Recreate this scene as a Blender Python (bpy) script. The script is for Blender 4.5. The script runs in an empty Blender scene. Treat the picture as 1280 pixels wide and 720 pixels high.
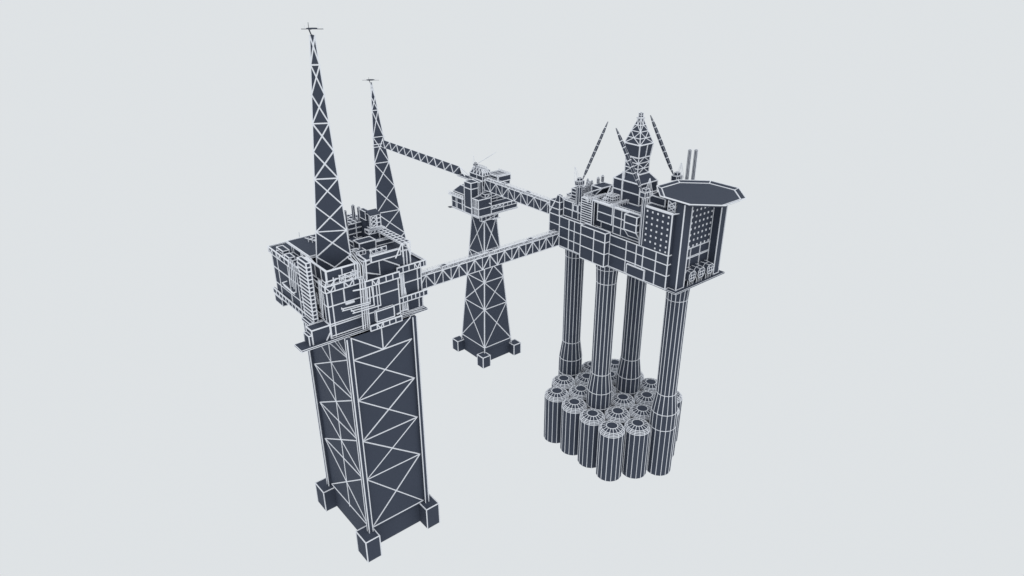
import bpy, math, random
import numpy as np
from mathutils import Vector
random.seed(7)
S = bpy.context.scene
# ------------------------------------------------------------------ camera, light, exposure
PITCH, YAW, CAMZ = 0.43986475, 0.87708925, 300.0
FPX = 859.33
cp, sp, cy, sy = math.cos(PITCH), math.sin(PITCH), math.cos(YAW), math.sin(YAW)
FWD = np.array([cy*cp, sy*cp, -sp]); RT = np.array([sy, -cy, 0.0]); UPV = np.cross(RT, FWD)
CAM = np.array([0.0, 0.0, CAMZ])
cam_data = bpy.data.cameras.new('camera'); cam = bpy.data.objects.new('camera', cam_data)
S.collection.objects.link(cam); S.camera = cam
cam.location = CAM; cam.rotation_euler = (math.pi/2-PITCH, 0, YAW-math.pi/2)
cam_data.sensor_width = 36; cam_data.lens = 36*FPX/1280; cam_data.clip_end = 5000; cam_data.clip_start = 1
world = bpy.data.worlds.new('World'); S.world = world; world.use_nodes = True
bgn = world.node_tree.nodes['Background']
bgn.inputs['Color'].default_value = (0.735, 0.765, 0.785, 1); bgn.inputs['Strength'].default_value = 1.0
sd = bpy.data.lights.new('studio_light', 'SUN'); sd.energy = 0.55; sd.angle = math.radians(25)
sun = bpy.data.objects.new('studio_light', sd); S.collection.objects.link(sun)
sun.rotation_euler = Vector((0.25, 0.45, -1.0)).to_track_quat('-Z', 'Y').to_euler()
S.view_settings.view_transform = 'Standard'; S.view_settings.look = 'None'
S.view_settings.exposure = 0; S.view_settings.gamma = 1

# ------------------------------------------------------------------ materials
def mat(name, c1, c2, rough, scale):
    m = bpy.data.materials.new(name); m.use_nodes = True; nt = m.node_tree
    b = nt.nodes['Principled BSDF']; b.inputs['Roughness'].default_value = rough
    b.inputs['Specular IOR Level'].default_value = 0.15
    tc = nt.nodes.new('ShaderNodeTexCoord'); nz = nt.nodes.new('ShaderNodeTexNoise')
    nz.inputs['Scale'].default_value = scale; nz.inputs['Detail'].default_value = 3
    mx = nt.nodes.new('ShaderNodeMix'); mx.data_type = 'RGBA'
    mx.inputs[6].default_value = (*c1, 1); mx.inputs[7].default_value = (*c2, 1)
    nt.links.new(tc.outputs['Object'], nz.inputs['Vector']); nt.links.new(nz.outputs['Fac'], mx.inputs[0])
    nt.links.new(mx.outputs[2], b.inputs['Base Color'])
    return m
DARK = mat('slate_body', (0.053, 0.064, 0.091), (0.060, 0.071, 0.101), 0.75, 0.4)
WIRE = mat('pale_edging', (0.85, 0.87, 0.92), (0.88, 0.90, 0.95), 0.8, 1.0)

# ------------------------------------------------------------------ helpers
def at(px, py, **k):
    """point of the photograph (1280x720) lying on the plane x=, y= or z= value"""
    d = FWD+(px-640)/FPX*RT-(py-360)/FPX*UPV
    (a, v), = k.items(); i = 'xyz'.index(a)
    return CAM+d*(v-CAM[i])/d[i]
def atd(px, py, ref):
    """point as deep in the view as ref"""
    d = FWD+(px-640)/FPX*RT-(py-360)/FPX*UPV
    return CAM+d*float((np.array(ref)-CAM)@FWD)
def ax(px, py, **k): return float(at(px, py, **k)[0])
def ay(px, py, **k): return float(at(px, py, **k)[1])
def az(px, py, **k): return float(at(px, py, **k)[2])
R0 = 0.36
BASE = {}
class M:
    def __init__(s): s.v = []; s.f = []; s.m = []
    def add(s, vs, fs, mi):
        o = len(s.v); s.v += [tuple(float(c) for c in p) for p in vs]
        for f in fs: s.f.append(tuple(o+i for i in f)); s.m.append(mi)
    def tube(s, a, b, r=R0, mi=1, n=5, r2=None):
        a = np.array(a, float); b = np.array(b, float); d = b-a; L = np.linalg.norm(d)
        if L < 1e-4: return s
        d /= L; u = np.cross(d, [0, 0, 1.0] if abs(d[2]) < .9 else [1.0, 0, 0]); u /= np.linalg.norm(u); w = np.cross(d, u)
        r2 = r if r2 is None else r2; ph = random.random()*6; j = 1+random.uniform(-.04, .04)
        vs = [a-d*r*.4+(u*math.cos(ph+2*math.pi*k/n)+w*math.sin(ph+2*math.pi*k/n))*r*j for k in range(n)]
        vs += [b+d*r2*.4+(u*math.cos(ph+2*math.pi*k/n)+w*math.sin(ph+2*math.pi*k/n))*r2*j for k in range(n)]
        s.add(vs, [(k, (k+1) % n, n+(k+1) % n, n+k) for k in range(n)]+[tuple(range(n))[::-1], tuple(range(n, 2*n))], mi); return s
    def poly(s, pts, r=R0, closed=False):
        for i in range(len(pts)-(0 if closed else 1)): s.tube(pts[i], pts[(i+1) % len(pts)], r)
        return s
    def box(s, x0, x1, y0, y1, z0, z1, zs=(), xs=(), ys=(), r=R0, wires=True, bottom=True, mi=0, backs=True):
        x0, x1 = sorted((x0, x1)); y0, y1 = sorted((y0, y1)); z0, z1 = sorted((z0, z1))
        vs = [(x, y, z) for z in (z0, z1) for x, y in ((x0, y0), (x1, y0), (x1, y1), (x0, y1))]
        s.add(vs, [(3, 2, 1, 0), (4, 5, 6, 7), (0, 1, 5, 4), (1, 2, 6, 5), (2, 3, 7, 6), (3, 0, 4, 7)], mi)
        if wires and r:
            ring = lambda z: s.poly([(x0, y0, z), (x1, y0, z), (x1, y1, z), (x0, y1, z)], r, True)
            for z in ([z0] if bottom else [])+[z1]+list(zs): ring(z)
            for x, y in ((x0, y0), (x1, y0), (x1, y1), (x0, y1)): s.tube((x, y, z0), (x, y, z1), r)
            for x in xs:
                s.tube((x, y0, z0), (x, y0, z1), r); s.tube((x, y1, z0), (x, y1, z1), r)
            for y in ys:
                s.tube((x0, y, z0), (x0, y, z1), r); s.tube((x1, y, z0), (x1, y, z1), r)
        return s
    def hull(s, quads, r=0, mi=0):
        """closed shape from a list of loops (each loop joined to the next), loops all the same length; capped"""
        n = len(quads[0]); vs = [p for q in quads for p in q]
        fs = []
        for i in range(len(quads)-1):
            fs += [(i*n+k, i*n+(k+1) % n, (i+1)*n+(k+1) % n, (i+1)*n+k) for k in range(n)]
        fs += [tuple(range(n))[::-1], tuple(range((len(quads)-1)*n, len(quads)*n))]
        s.add(vs, fs, mi)
        if r:
            for q in quads: s.poly(q, r, True)
            for i in range(len(quads)-1):
                for k in range(n): s.tube(quads[i][k], quads[i+1][k], r)
        return s
    def slab(s, pts, off, mi=0):
        o = np.array(off, float); return s.hull([[np.array(p, float) for p in pts], [np.array(p, float)+o for p in pts]], 0, mi)
    def cyl(s, c, prof, n=16, r=0.3, rings=None, verts=True, mi=0, ph=0.0):
        """turned body: prof = [(radius, z)]; pale rings at the indices in rings"""
        P_ = [[(c[0]+q*math.cos(ph+2*math.pi*k/n), c[1]+q*math.sin(ph+2*math.pi*k/n), z) for k in range(n)] for q, z in prof]
        s.hull(P_, 0, mi)
        for i in (range(len(prof)) if rings is None else rings): s.poly(P_[i], r, True)
        if verts:
            for i in range(len(prof)-1):
                for k in range(n): s.tube(P_[i][k], P_[i+1][k], min(r, .24), n=4)
        return s
    def rail(s, pts, h=1.6, step=3.0, r=.17, rows=2):
        for a, b in zip(pts[:-1], pts[1:]):
            a = np.array(a, float); b = np.array(b, float); L = np.linalg.norm(b-a); n = max(1, int(L/step))
            for k in range(1, rows+1): s.tube(a+[0, 0, h*k/rows], b+[0, 0, h*k/rows], r, n=4)
            for k in range(n+1): p = a+(b-a)*k/n; s.tube(p, p+[0, 0, h], r, n=4)
        return s
    def done(s, name, parent=None):
        me = bpy.data.meshes.new(name); base = BASE.get(parent.name, (0, 0, 0)) if parent else (0, 0, 0)
        me.from_pydata([(p[0]-base[0], p[1]-base[1], p[2]-base[2]) for p in s.v], [], s.f)
        me.materials.append(DARK); me.materials.append(WIRE)
        me.polygons.foreach_set('material_index', s.m); me.validate(); me.update()
        import bmesh
        bm = bmesh.new(); bm.from_mesh(me); bmesh.ops.recalc_face_normals(bm, faces=bm.faces); bm.to_mesh(me); bm.free()
        o = bpy.data.objects.new(name, me); S.collection.objects.link(o)
        if parent: o.parent = parent; BASE[o.name] = base
        return o
def thing(name, label, cat, base, group=None):
    o = bpy.data.objects.new(name, None); S.collection.objects.link(o); o.location = base
    o['label'] = label; o['category'] = cat
    if group: o['group'] = group
    BASE[o.name] = tuple(base); return o
def lerp(a, b, t): return np.array(a, float)*(1-t)+np.array(b, float)*t

# ================================================================== JACKET PLATFORM (near left)
JP = thing('jacket_platform', 'nearest and largest platform, on a tall straight braced jacket with square feet', 'oil platform', (142, 297, 0))
XL, XR, YF, YB = 124.0, 161.0, 272.5, 322.0
for x0, y0 in ((117.7, 266.2), (157, 266.2), (117.7, 317.6), (157, 317.6)):
    M().box(x0, x0+8.5, y0, y0+11.2, 0, 14.5, bottom=False).done('foundation_block', JP)
m = M()
for a in ((126.3, 156.9, 274.2, 276.0), (126.3, 156.9, 319, 321), (124.6, 126.2, 277.5, 317.5), (159, 160.8, 277.5, 317.5)): m.box(*a, 0.3, 14.2, wires=False)
m.done('foundation_wall', JP)
for x in (XL, XR):
    for y in (YF, YB):
        m = M(); m.box(x-1.1, x+1.1, y-1.1, y+1.1, 11.5, 137, wires=False)
        for a, b in ((-1.1, -1.1), (1.1, -1.1), (1.1, 1.1), (-1.1, 1.1)): m.tube((x+a, y+b, 12), (x+a, y+b, 137), .34)
        m.done('leg', JP)
LV = [15.6, 49.5, 74.9, 100.2, 124.1]
def braced(axis, c, lo, hi, other, mid):
    m = M()
    def p(u, z): return (u, c, z) if axis == 'x' else (c, u, z)
    t = 0.6 if other > 0 else -0.6
    off = (0, t, 0) if axis == 'x' else (t, 0, 0)
    m.slab([p(lo-.6, 14.3), p(hi+.6, 14.3), p(hi+.6, 136.3), p(lo-.6, 136.3)], off)
    for i in range(4):
        a, b = LV[i], LV[i+1]
        m.tube(p(lo, a), p(hi, b)); m.tube(p(lo, b), p(hi, a)); m.tube(p(lo, a), p(hi, a))
    m.tube(p(lo, LV[4]), p(hi, LV[4])); h = (lo+hi)/2
    if mid:
        m.tube(p(h, 14.5), p(h, 136.5)); m.tube(p(lo, LV[4]), p(h, 136.5)); m.tube(p(hi, LV[4]), p(h, 136.5))
        m.tube(p(lo, 136.5), p(hi, LV[4])); m.tube(p(hi, 136.5), p(lo, LV[4]))
    else:
        m.tube(p(h, LV[4]), p(h, 136.5)); m.tube(p(h, LV[4]), p(lo, 136.5)); m.tube(p(h, LV[4]), p(hi, 136.5))
    m.done('braced_panel', JP)
braced('x', YF+.6, XL+1.7, XR-1.7, 1, False); braced('x', YB-.6, XL+1.7, XR-1.7, -1, False)
braced('y', XL+.6, YF+2.2, YB-1.7, 1, True); braced('y', XR-.6, YF+2.2, YB-1.7, -1, True)

# deck plate
m = M(); m.box(101.6, 137, 275.1, 283.2, 136.6, 137.4, r=.2)
m.box(137.2, 171.4, 275.2, 283, 136.4, 137.2, r=.14); m.box(117.8, 171, 283, 341, 136.4, 137.2, wires=False)
m.done('deck_plate', JP)
# left module (its long side faces the camera's left)
m = M(); m.box(118, 137, 277, 341, 137.4, 161.8, zs=(145, 154.2), ys=(280.4, 285, 296, 310, 321, 334.5), xs=(120.3,))
m.tube((126.6, 276.9, 154), (126.6, 276.9, 161.8)); m.tube((127, 276.6, 153.4), (131, 276.6, 153.4), .7)
m.tube((118.4, 276.5, 144.2), (135, 276.5, 144.2), .3); m.tube((118.4, 276.5, 138.9), (137, 276.5, 138.9), .3)
m.done('left_module', JP)
def band(m, pts, z0, z1, n, xat=(), th=.8, r=.32):
    """deep edge girder of pale posts on a dark web, with the odd X bay"""
    for (a, b, k) in zip(pts[:-1], pts[1:], n):
        a = np.array(a, float); b = np.array(b, float); d = (b-a)/np.linalg.norm(b-a); nrm = np.array([d[1], -d[0]])*th
        P = lambda q, z: (q[0], q[1], z)
        m.slab([P(a, z0), P(b, z0), P(b, z1), P(a, z1)], (-nrm[0], -nrm[1], 0))
        m.tube(P(a, z0), P(b, z0), r); m.tube(P(a, z1), P(b, z1), r*1.25)
        for i in range(k+1): q = lerp(a, b, i/k); m.tube(P(q, z0), P(q, z1), r)
        for i in xat:
            if i < k:
                q0, q1 = lerp(a, b, i/k), lerp(a, b, (i+1)/k); qm = (q0+q1)/2
                m.tube(P(q0, z1), P(qm, z0), r); m.tube(P(q1, z1), P(qm, z0), r)
m = M()
band(m, [(117.2, 343), (117.2, 276.2), (136.6, 276.2)], 161.9, 165, (13, 4), (0, 2))
band(m, [(155.6, 276.2), (172.6, 276.2)], 160.8, 164, (5,), (3,))
m.slab([(118, 277, 161.9), (118, 342.6, 161.9), (172, 342.6, 161.9), (172, 277, 161.9)], (0, 0, 1.0)); m.slab([(118, 290, 163), (118, 342.6, 163), (138, 342.6, 163), (138, 290, 163)], (0, 0, 1.7)); m.slab([(138.1, 320, 163), (138.1, 342.6, 163), (172, 342.6, 163), (172, 320, 163)], (0, 0, .8))
m.tube((117.5, 343, 165), (172, 343, 165), .4); m.tube((172.3, 343, 164), (172.3, 277, 164), .4)
m.box(171.3, 172.6, 276.4, 343, 160.8, 163.9, r=.3)
m.done('upper_edge_girder', JP)
m = M(); band(m, [(117.2, 345), (117.2, 300)], 137.4, 140.4, (11,)); m.done('lower_edge_girder', JP)
M().box(117, 119.5, 334, 343.5, 133, 136.8, r=.22).done('hanging_tank', JP); m = M()
band(m, [(136.2, 272), (153.9, 272)], az(459.7, 415.5, y=272), az(458.8, 409.4, y=272), (5,), (1,)); band(m, [(155.4, 276.2), (172.6, 276.2)], 144.4, 147.4, (7,))
m.done('lower_edge_girder', JP)
# bulging middle module
m = M(); m.box(137, 154.6, 274.3, 300, 137, 161.8, zs=(145.6, 153.9), xs=(ax(469.5, 350, y=274.3), ))
band(m, [(136.4, 273.5), (155.2, 273.5)], 160, 163.2, (5,), (1,))
m.box(140.3, 150.2, 272.6, 274, 140.6, 146.2, r=.34)
for px in (461.5, 466): m.tube(at(px, 359, y=273.6), at(px+1.3, 377.5, y=273.6))
for a, b, c, d in ((427, 386.5, 462.5, 377.5), (428, 388.8, 463, 379.5), (439, 389, 468, 381.5), (441, 391.8, 476, 381.5), (430, 388, 427, 385), (444, 391, 439, 387.2), (468, 381.5, 464.5, 358), (476, 381.5, 473, 352)):
    m.tube(at(a, b, y=273), at(c, d, y=273), .27)
m.tube(at(496, 393, y=274), at(500, 391, y=274), .5); m.tube(at(441.5, 363.5, y=273.5), at(455, 361, y=273.5), .36)
m.tube(at(474.5, 398, y=273.4), at(475, 402, y=273.4), .5)
m.done('middle_module', JP)
# right wing module
m = M(); m.box(155, 170.6, 278.4, 341, 137.4, 160.8, zs=(146, 153.8), xs=(158.6, 160.3, 168.4), ys=(290, 305, 322))
for px, a, b in ((502, 338, 388), (504.2, 340, 386), (507, 360, 387)): m.tube(at(px-1, a, y=277.6), at(px+3.2, b, y=277.6), .42)
m.tube(at(510, 386.5, y=277), at(499, 389.7, y=277), .4); m.tube(at(509, 378, y=277), at(510, 388, y=277), .42)
m.tube(at(500, 392.5, y=277), at(531, 384, y=277), .25); m.tube(at(500, 394.5, y=276), at(531, 386, y=276), .25)
m.done('right_module', JP)
# vertical pipe bundle on the front and its bent run over the roof
m = M(); yb = 274.6
for k, px in enumerate((442.9, 446.2, 449.6, 452.8, 457)):
    r_ = .42 if k == 4 else .27
    m.tube(at(px, 329+k*.8 if k < 4 else 326, y=yb), at(px+1.6, 349, y=yb), r_)
    z_ = az(px, 328-k*.2, y=yb); m.tube(at(px, 329+k*.8 if k < 4 else 326, y=yb), at(px-9-k*1.1, 321-k*2.1, z=z_), .24)
m.tube(at(457, 325, y=yb), at(440.5, 314, z=172.3), .4)
for k, px in enumerate((449.6, 452.4, 455.4, 457.6)):
    m.tube(at(px, 349, y=yb-.8), at(px+4.6, 411-k*.8, y=yb-.8), .27 if k else .36)
m.box(119+19.6, 119+22, 276, 277, 137.6, 139.6, r=.3)
m.done('pipe_bundle', JP)
# lower front annex
m = M(); m.box(108.4, 117.6, 277, 283, 137.4, 144.8, bottom=False); m.tube((115.2, 276.9, 137.6), (117.4, 276.9, 141)); 
m.box(106.8, 108.3, 277.2, 282.8, 137.4, 142.3, bottom=False, r=.3); m.done('annex', JP)
# stair tower
m = M(); sx0, sx1, sy0, sy1, sz0, sz1 = 112.2, 114.6, 282.6, 292.2, 145.2, 176
m.box(sx0+.3, sx1, sy0+.3, sy1, sz0, sz1, r=.36)
n = 15
for k in range(1, n):
    z = sz0+(sz1-sz0)*k/n; m.tube((sx0, sy0, z), (sx0, sy1, z), .36); m.tube((sx0, sy0, z), (sx1, sy0, z), .34)
m.box(110.8, 118, 284, 293, 143.4, 145, r=.25, wires=True)
m.done('stair_tower', JP)
# pipes and ledge on the long left side
m = M()
for k, (px, a, b) in enumerate(((361, 322, 355), (363.6, 324, 358), (366, 327, 361), (368.4, 329, 365))):
    M().tube(at(px, a, x=116.6), at(px+1.8, b, x=116.6), .3).done('riser_pipe', JP)
for k in range(3):
    m.tube(at(353+k*1.2, 353.5+k*2.2-2*k*.2, x=116.2), at(367+k*1.6-k, 366.4+k*.6, x=116.2), .34)
m.tube(at(353, 353.5, x=116.2), at(358.5, 351.5, x=116.2), .3); m.tube(at(367, 366, x=116.2), at(370, 365, x=116.2), .3)
for k, (px, a, b) in enumerate(((397, 366, 380), (399.6, 350, 385), (401, 351, 392), (403, 352, 397))): M().tube(at(px-1.5, a, x=117.2), at(px+1, b, x=117.2), .34).done('riser_pipe', JP)
m.done('side_pipework', JP); m = M()
for k in range(3): m.tube(at(391+k, 384.5+k*2.6, x=117), at(403.2+k, 393.5+k*2.8, x=117), .28)
m.done('side_pipework', JP)
# parapet round the derrick tower
m = M(); zt, zb = 171.9, 165.2
m.box(119.2, 135.4, 277.3, 277.9, zb, zt, xs=(127,)); m.box(119.2, 119.8, 278, 300, zb, zt, ys=(283, 289)); m.box(134.8, 135.4, 278, 300, zb, zt, ys=(289,))
m.done('parapet', JP)
m = M(); xa, xb, ya = 120.4, 130.4, 275.6
for i, (z) in enumerate((165.4, 167.2, 169.0)):
    m.tube((124.6, ya, z), (133.6, ya, z+.3), .24)
for k in range(4): x = 124.6+k*3; m.tube((x, ya, 165.4), (x, ya, 169.3), .24)
for k in range(3):
    x = 124.6+k*3; m.tube((x, ya, 165.4+1.8*(k % 2)), (x+3, ya, 167.2+1.8*((k+1) % 2)), .19); m.tube((x, ya, 169), (x+3, ya, 165.6), .19)
m.tube((118, 276.5, 167.3), (136, 276.5, 167.7), .34); m.tube((121.8, 276, 165), (121.8, 276, 168.6), .36); m.tube((132, 276.2, 166.5), (132, 276.2, 169.8), .36)
m.box(118.6, 123, 277.6, 282, 165, 166.4, r=.3); m.tube((117.3, 276.2, 165.4), (121, 279.5, 167.8), .35); m.tube((120.5, 276.5, 165), (123.5, 276.5, 167.8), .35)
m.done('front_walkway', JP)
m = M()  # same lattice walkway one bay to the right, on the raised roof
xs_ = ax(463, 322, y=278); ya = 277.4; zc = 172.2
for i in range(3): m.tube((xs_-.5, ya, zc+i*2.1), (xs_+8.6, ya, zc+i*2.1+.3), .24)
for k in range(4): x = xs_+k*2.9; m.tube((x, ya, zc), (x, ya, zc+4.6), .24)
for k in range(3):
    x = xs_+k*2.9; m.tube((x, ya, zc+2.1*(k % 2)), (x+2.9, ya, zc+2.1*((k+1) % 2)), .19); m.tube((x, ya, zc+4.4), (x+2.9, ya, zc+.2), .19)
m.tube((xs_-5, ya+.5, zc-.4), (163, ya+.5, zc-.4), .24)
m.done('roof_walkway', JP)
# raised roof house behind the wing
m = M(); m.box(138.6, 164.4, 277.6, 318, 161.8, 171.6, xs=(146.8, 160.6, 162.4), ys=(290, 303))
m.tube((146.8, 277.3, 171.4), (157.8, 277.3, 164.6)); m.tube((138.8, 277.3, 166), (147, 277.3, 162.6)); m.tube((140, 277, 169.8), (146.6, 277, 171), .3)
m.tube((157.7, 277.3, 137.5), (157.7, 277.3, 164.6))
m.done('roof_house', JP)
# sloping grid gallery along the right of the roof (framed opening)
m = M(); z1 = 178
g0 = at(512.5, 301.5, z=z1); gw = 4.6
x1g = float(g0[0]); yg = float(g0[1]); 
m.box(x1g-gw, x1g, yg, yg+44, z1-.7, z1, r=.3)
for k in range(1, 15): m.tube((x1g-gw, yg+k*2.93, z1), (x1g, yg+k*2.93, z1), .3)
m.tube((x1g-gw/2, yg, z1), (x1g-gw/2, yg+44, z1), .3)
for yy in (yg, yg+22, yg+43):
    m.tube((x1g-.2, yy, 171), (x1g-.2, yy, z1), .34); m.tube((x1g-gw+.2, yy, 171), (x1g-gw+.2, yy, z1), .34); m.tube((x1g-gw/2, yy, z1), (x1g-.4, yy, 171.4), .3)
m.tube((x1g-gw-4, yg, 171.4), (x1g-gw, yg+.1, z1), .34)
m.box(x1g-gw-16, x1g-gw, yg+2, yg+3, 171.6, 174.6, r=.3)
m.done('grid_gallery', JP)
# roof boxes
m = M()
q = at(449, 305, z=176); x0, y0 = float(q[0]), float(q[1]); x1 = ax(468.5, 299.3, z=176)
m.box(x0, x1, y0, y0+6, 171.6, 176, r=.34)
q2 = at(466, 303.5, z=174); m.box(float(q2[0]), float(q2[0])+12, float(q2[1]), float(q2[1])+7, 171.6, 174, r=.34)
m.box(float(q2[0])+1.4, float(q2[0])+11, float(q2[1])+1.2, float(q2[1])+6, 174, 174.5, r=.25)
m.box(x0+1, x0+5, y0+8, y0+17, 171.6, 174, r=.34)
m.box(139.5, 144.5, 286, 290, 171.6, 173.6, xs=(141, 143), r=.3); m.box(x0-6, x0-1, y0-1, y0+1.5, 171.7, 173.5, zs=(172.5,), r=.28)
m.done('roof_cabin', JP)
# back block with stacks
m = M(); zt = 181
q = at(434, 281.3, z=zt); x0, y0 = float(q[0]), float(q[1]); x1 = ax(458, 275, z=zt)
m.box(x0, x1, y0, y0+14, 165, zt, zs=(178.4, 175.6, 172.8), xs=(x0+(x1-x0)*.42,), r=.36)
for k in range(1, 4): m.tube((x0, y0+3.5*k, zt), (x1, y0+3.5*k, zt), .3); m.tube((x0+(x1-x0)*k/4, y0, zt), (x0+(x1-x0)*k/4, y0+14, zt), .3)
blk = m.done('generator_block', JP)
for px, a, b in ((433, 263, 282), (442.8, 256, 275), (449.8, 258.5, 276)):
    p = at(px, b, z=zt); zt2 = zt+ (b-a)*float((p-CAM)@FWD)/FPX*1.02
    M().cyl(p, [(.9, zt-.2), (.85, zt2)], 6, .13, (1,)).done('exhaust_stack', JP)
q = at(454.5, 264, z=188); x0, y0 = float(q[0]), float(q[1])
m = M(); m.box(x0, x0+2.4, y0-1.5, y0+4.5, 183.6, 188, r=.26); m.box(x0+.2, x0+2.2, y0-1.2, y0+4.2, 165, 183.5, wires=False)
m.done('intake_hood', JP)
m = M(); q = at(461, 268.5, z=187); x2, y2 = float(q[0]), float(q[1])
m.box(x2, x2+1.4, y2, y2+3.4, 180, 187, r=.3); m.done('intake_hood', JP)
m = M(); q = at(470.6, 268.3, z=187); x2, y2 = float(q[0]), float(q[1])
m.box(x2, x2+2, y2, y2+1.4, 180.6, 187, zs=(182.8, 185), r=.3); m.hull([[(x2-3.6, y2, 180.6), (x2-.4, y2, 180.6), (x2-.4, y2+1, 180.6), (x2-3.6, y2+1, 180.6)], [(x2-3.6, y2, 187), (x2-.4, y2, 187), (x2-.4, y2+1, 187), (x2-3.6, y2+1, 187)]], .28)
for k in range(3): m.tube((x2-3.6, y2-.1, 180.6+k*2.1), (x2-.4, y2-.1, 182.7+k*2.1), .26); m.tube((x2-.4, y2-.1, 180.6+k*2.1), (x2-3.6, y2-.1, 182.7+k*2.1), .26)
m.slab([(x2-3.8, y2+4, 188.4), (x2-3.8, y2-.4, 187.2), (x2+2, y2-.4, 187.2), (x2+2, y2+4, 188.4)], (0, 0, .4))
q = at(461, 289, z=178.6); x3, y3 = float(q[0]), float(q[1]); x4 = ax(481, 284, z=178.6)
m.box(x3, x4, y3, y3+4, 176.8, 178.6, xs=(x3+3, x3+6), r=.3); m.box(x3+.4, x4-.4, y3+.5, y3+12, 165, 176.7, wires=False)
for k in range(4): m.tube((x3+(x4-x3)*k/4, y3-.2, 176.8), (x3+(x4-x3)*(k+1)/4, y3-.2, 178.8), .26)
for k in range(1, 4): m.tube((x3, y3+k, 178.7), (x4, y3+k, 178.7), .26)
m.done('intake_tower', JP)
# high flat roof on the left, behind the stair
m = M(); zr = 170.2
A = at(358.5, 301.5, z=zr); x0 = float(A[0]); ya, yb_ = 303.2, float(A[1])
m.box(x0, x0+19, ya, yb_, zr-.8, zr, r=.4)
m.box(x0+1.2, x0+18, ya+12, yb_-2.5, 165, zr-.9, ys=(yb_-5,), r=.34)
m.tube((x0+.4, ya+11, zr-1), (x0+.4, ya+5, 165), .36); m.tube((x0+.4, ya+8, 165), (x0+.4, ya+11, zr-1), .36); m.tube((x0+.4, ya+11.5, 165), (x0+.4, ya+11.5, zr-1), .36)
m.tube((x0, ya, zr-.4), (x0, 295, zr-2.6), .36)
m.done('flat_roof_house', JP)
m = M(); q = at(385.5, 300, z=171.4)
for k in range(5): m.tube(q+[k*1.2, -k*2.2, 0], q+[k*1.2+3, -k*2.2+1, 0], .3); m.tube(q+[k*1.2, -k*2.2, -1], q+[k*1.2, -k*2.2, 1.2], .26)
m.tube(q+[0, 4, 0], q+[4.5, -12, 0], .3); m.tube(q+[3, 4, 0], q+[8, -12, 0], .3); m.done('roof_pipework', JP)
p = at(374.6, 297.5, z=zr); M().tube(p, p+[0, 0, 3.2], .16).done('aerial', JP)
M().box(119, 122.4, yb_-3, yb_+5, 164.8, 166.4, r=.33).done('locker', JP)
M().box(117.8, 120.6, yb_-14, yb_-8, 164.8, 166.6, r=.33).done('locker', JP)
for yy in (yb_+2, yb_-6, yb_-16): M().tube((117.6, yy, 165.6), (123, yy, 165.6), .36).done('cross_pipe', JP)
# ================================================================== FLARE TOWERS
def flare_tower(th, corners0, top, z0, z1, levels, rr=.36, half=True, trunc=.06, extra=None):
    """tapering three-sided mast: pale X bracing on dark sheeted faces"""
    top = np.array(top, float)
    def cr(k, z):
        t = (z-z0)/(z1-z0); c = np.array([*corners0[k], z0]); e = np.array([*top[:2], z1])
        p = lerp(c, e, t*(1-trunc)); p[2] = z; return p
    m = M(); ins = lambda z: [cr(k, z) for k in range(3)]
    m.hull([ins(z0), ins(z1)], 0)
    for k in range(3): m.tube(cr(k, z0), cr(k, z1), rr*.8)
    for a, b in zip(levels[:-1], levels[1:]):
        full = (b-a)
        for k in range(3):
            j = (k+1) % 3
            m.tube(cr(k, a), cr(j, a), rr)
            mids = [a, (a+b)/2, b] if half else [a, b]
            for u, v in zip(mids[:-1], mids[1:]):
                m.tube(cr(k, u), cr(j, v), rr); m.tube(cr(j, u), cr(k, v), rr)
    if extra:
        for k in range(3): j = (k+1) % 3; a = levels[-1]; m.tube(cr(k, a), cr(j, a), rr); m.tube(cr(k, a), cr(j, extra), rr*.9); m.tube(cr(j, a), cr(k, extra), rr*.9)
    m.done('mast', th)
    return cr
A0 = np.array([120.9, 292.3]); d = np.array([math.cos(math.radians(-29)), math.sin(math.radians(-29))])*17.4
B0 = A0+d; C0 = A0+np.array([math.cos(math.radians(31)), math.sin(math.radians(31))])*17.4
F1 = thing('flare_tower', 'tallest dark X braced flare mast rising from the roof of the near left platform', 'flare tower', (131, 292, 161.4), 'three sided flare masts')
tp = at(391.2, 44, x=(A0[0]+B0[0]+C0[0])/3)
e = atd(391.3, 44, ((A0[0]+B0[0])/2, (A0[1]+B0[1])/2, 270)); cen = (A0+B0+C0)/3
zt1 = 273.0
p = atd(391.2, 44, (cen[0], cen[1], zt1))
cr1 = flare_tower(F1, [A0, B0, C0], (p[0], p[1]), 162.9, zt1, [161.4, 186.3, 211.4, 236.3, 261.0], trunc=.12, extra=272.8)
def flare_tip(th, c, z, r, h=2.4):
    m = M()
    m.tube((c[0]-.4, c[1]+.3, z-.5), (c[0]-1.3, c[1]+.6, z+h), .28, 0)
    m.tube((c[0]-1.3, c[1]+.6, z+h), (c[0]-1.3, c[1]+.6, z+h+2.6), .12, 0)
    m.tube((c[0]-r, c[1]+r*.8, z+h), (c[0]+r, c[1]-r*.8, z+h), .14, 0); m.tube((c[0]-r*.5, c[1]-r*.5, z+h), (c[0]+r*.5, c[1]+r*.5, z+h), .14, 0)
    m.cyl((c[0]-.2, c[1]), [(r*.62, z+h+.1), (r*.66, z+h+.4)], 12, .07, (), False)
    for s_, g in ((-.7, 1.8), (.55, 2.4), (.9, 1.8)): m.tube((c[0]+r*s_, c[1]-r*.8*s_, z+h), (c[0]+r*s_, c[1]-r*.8*s_, z+h+g), .1, 1)
    m.done('flare_tip', th)
flare_tip(F1, p, zt1, 3.6)

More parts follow.
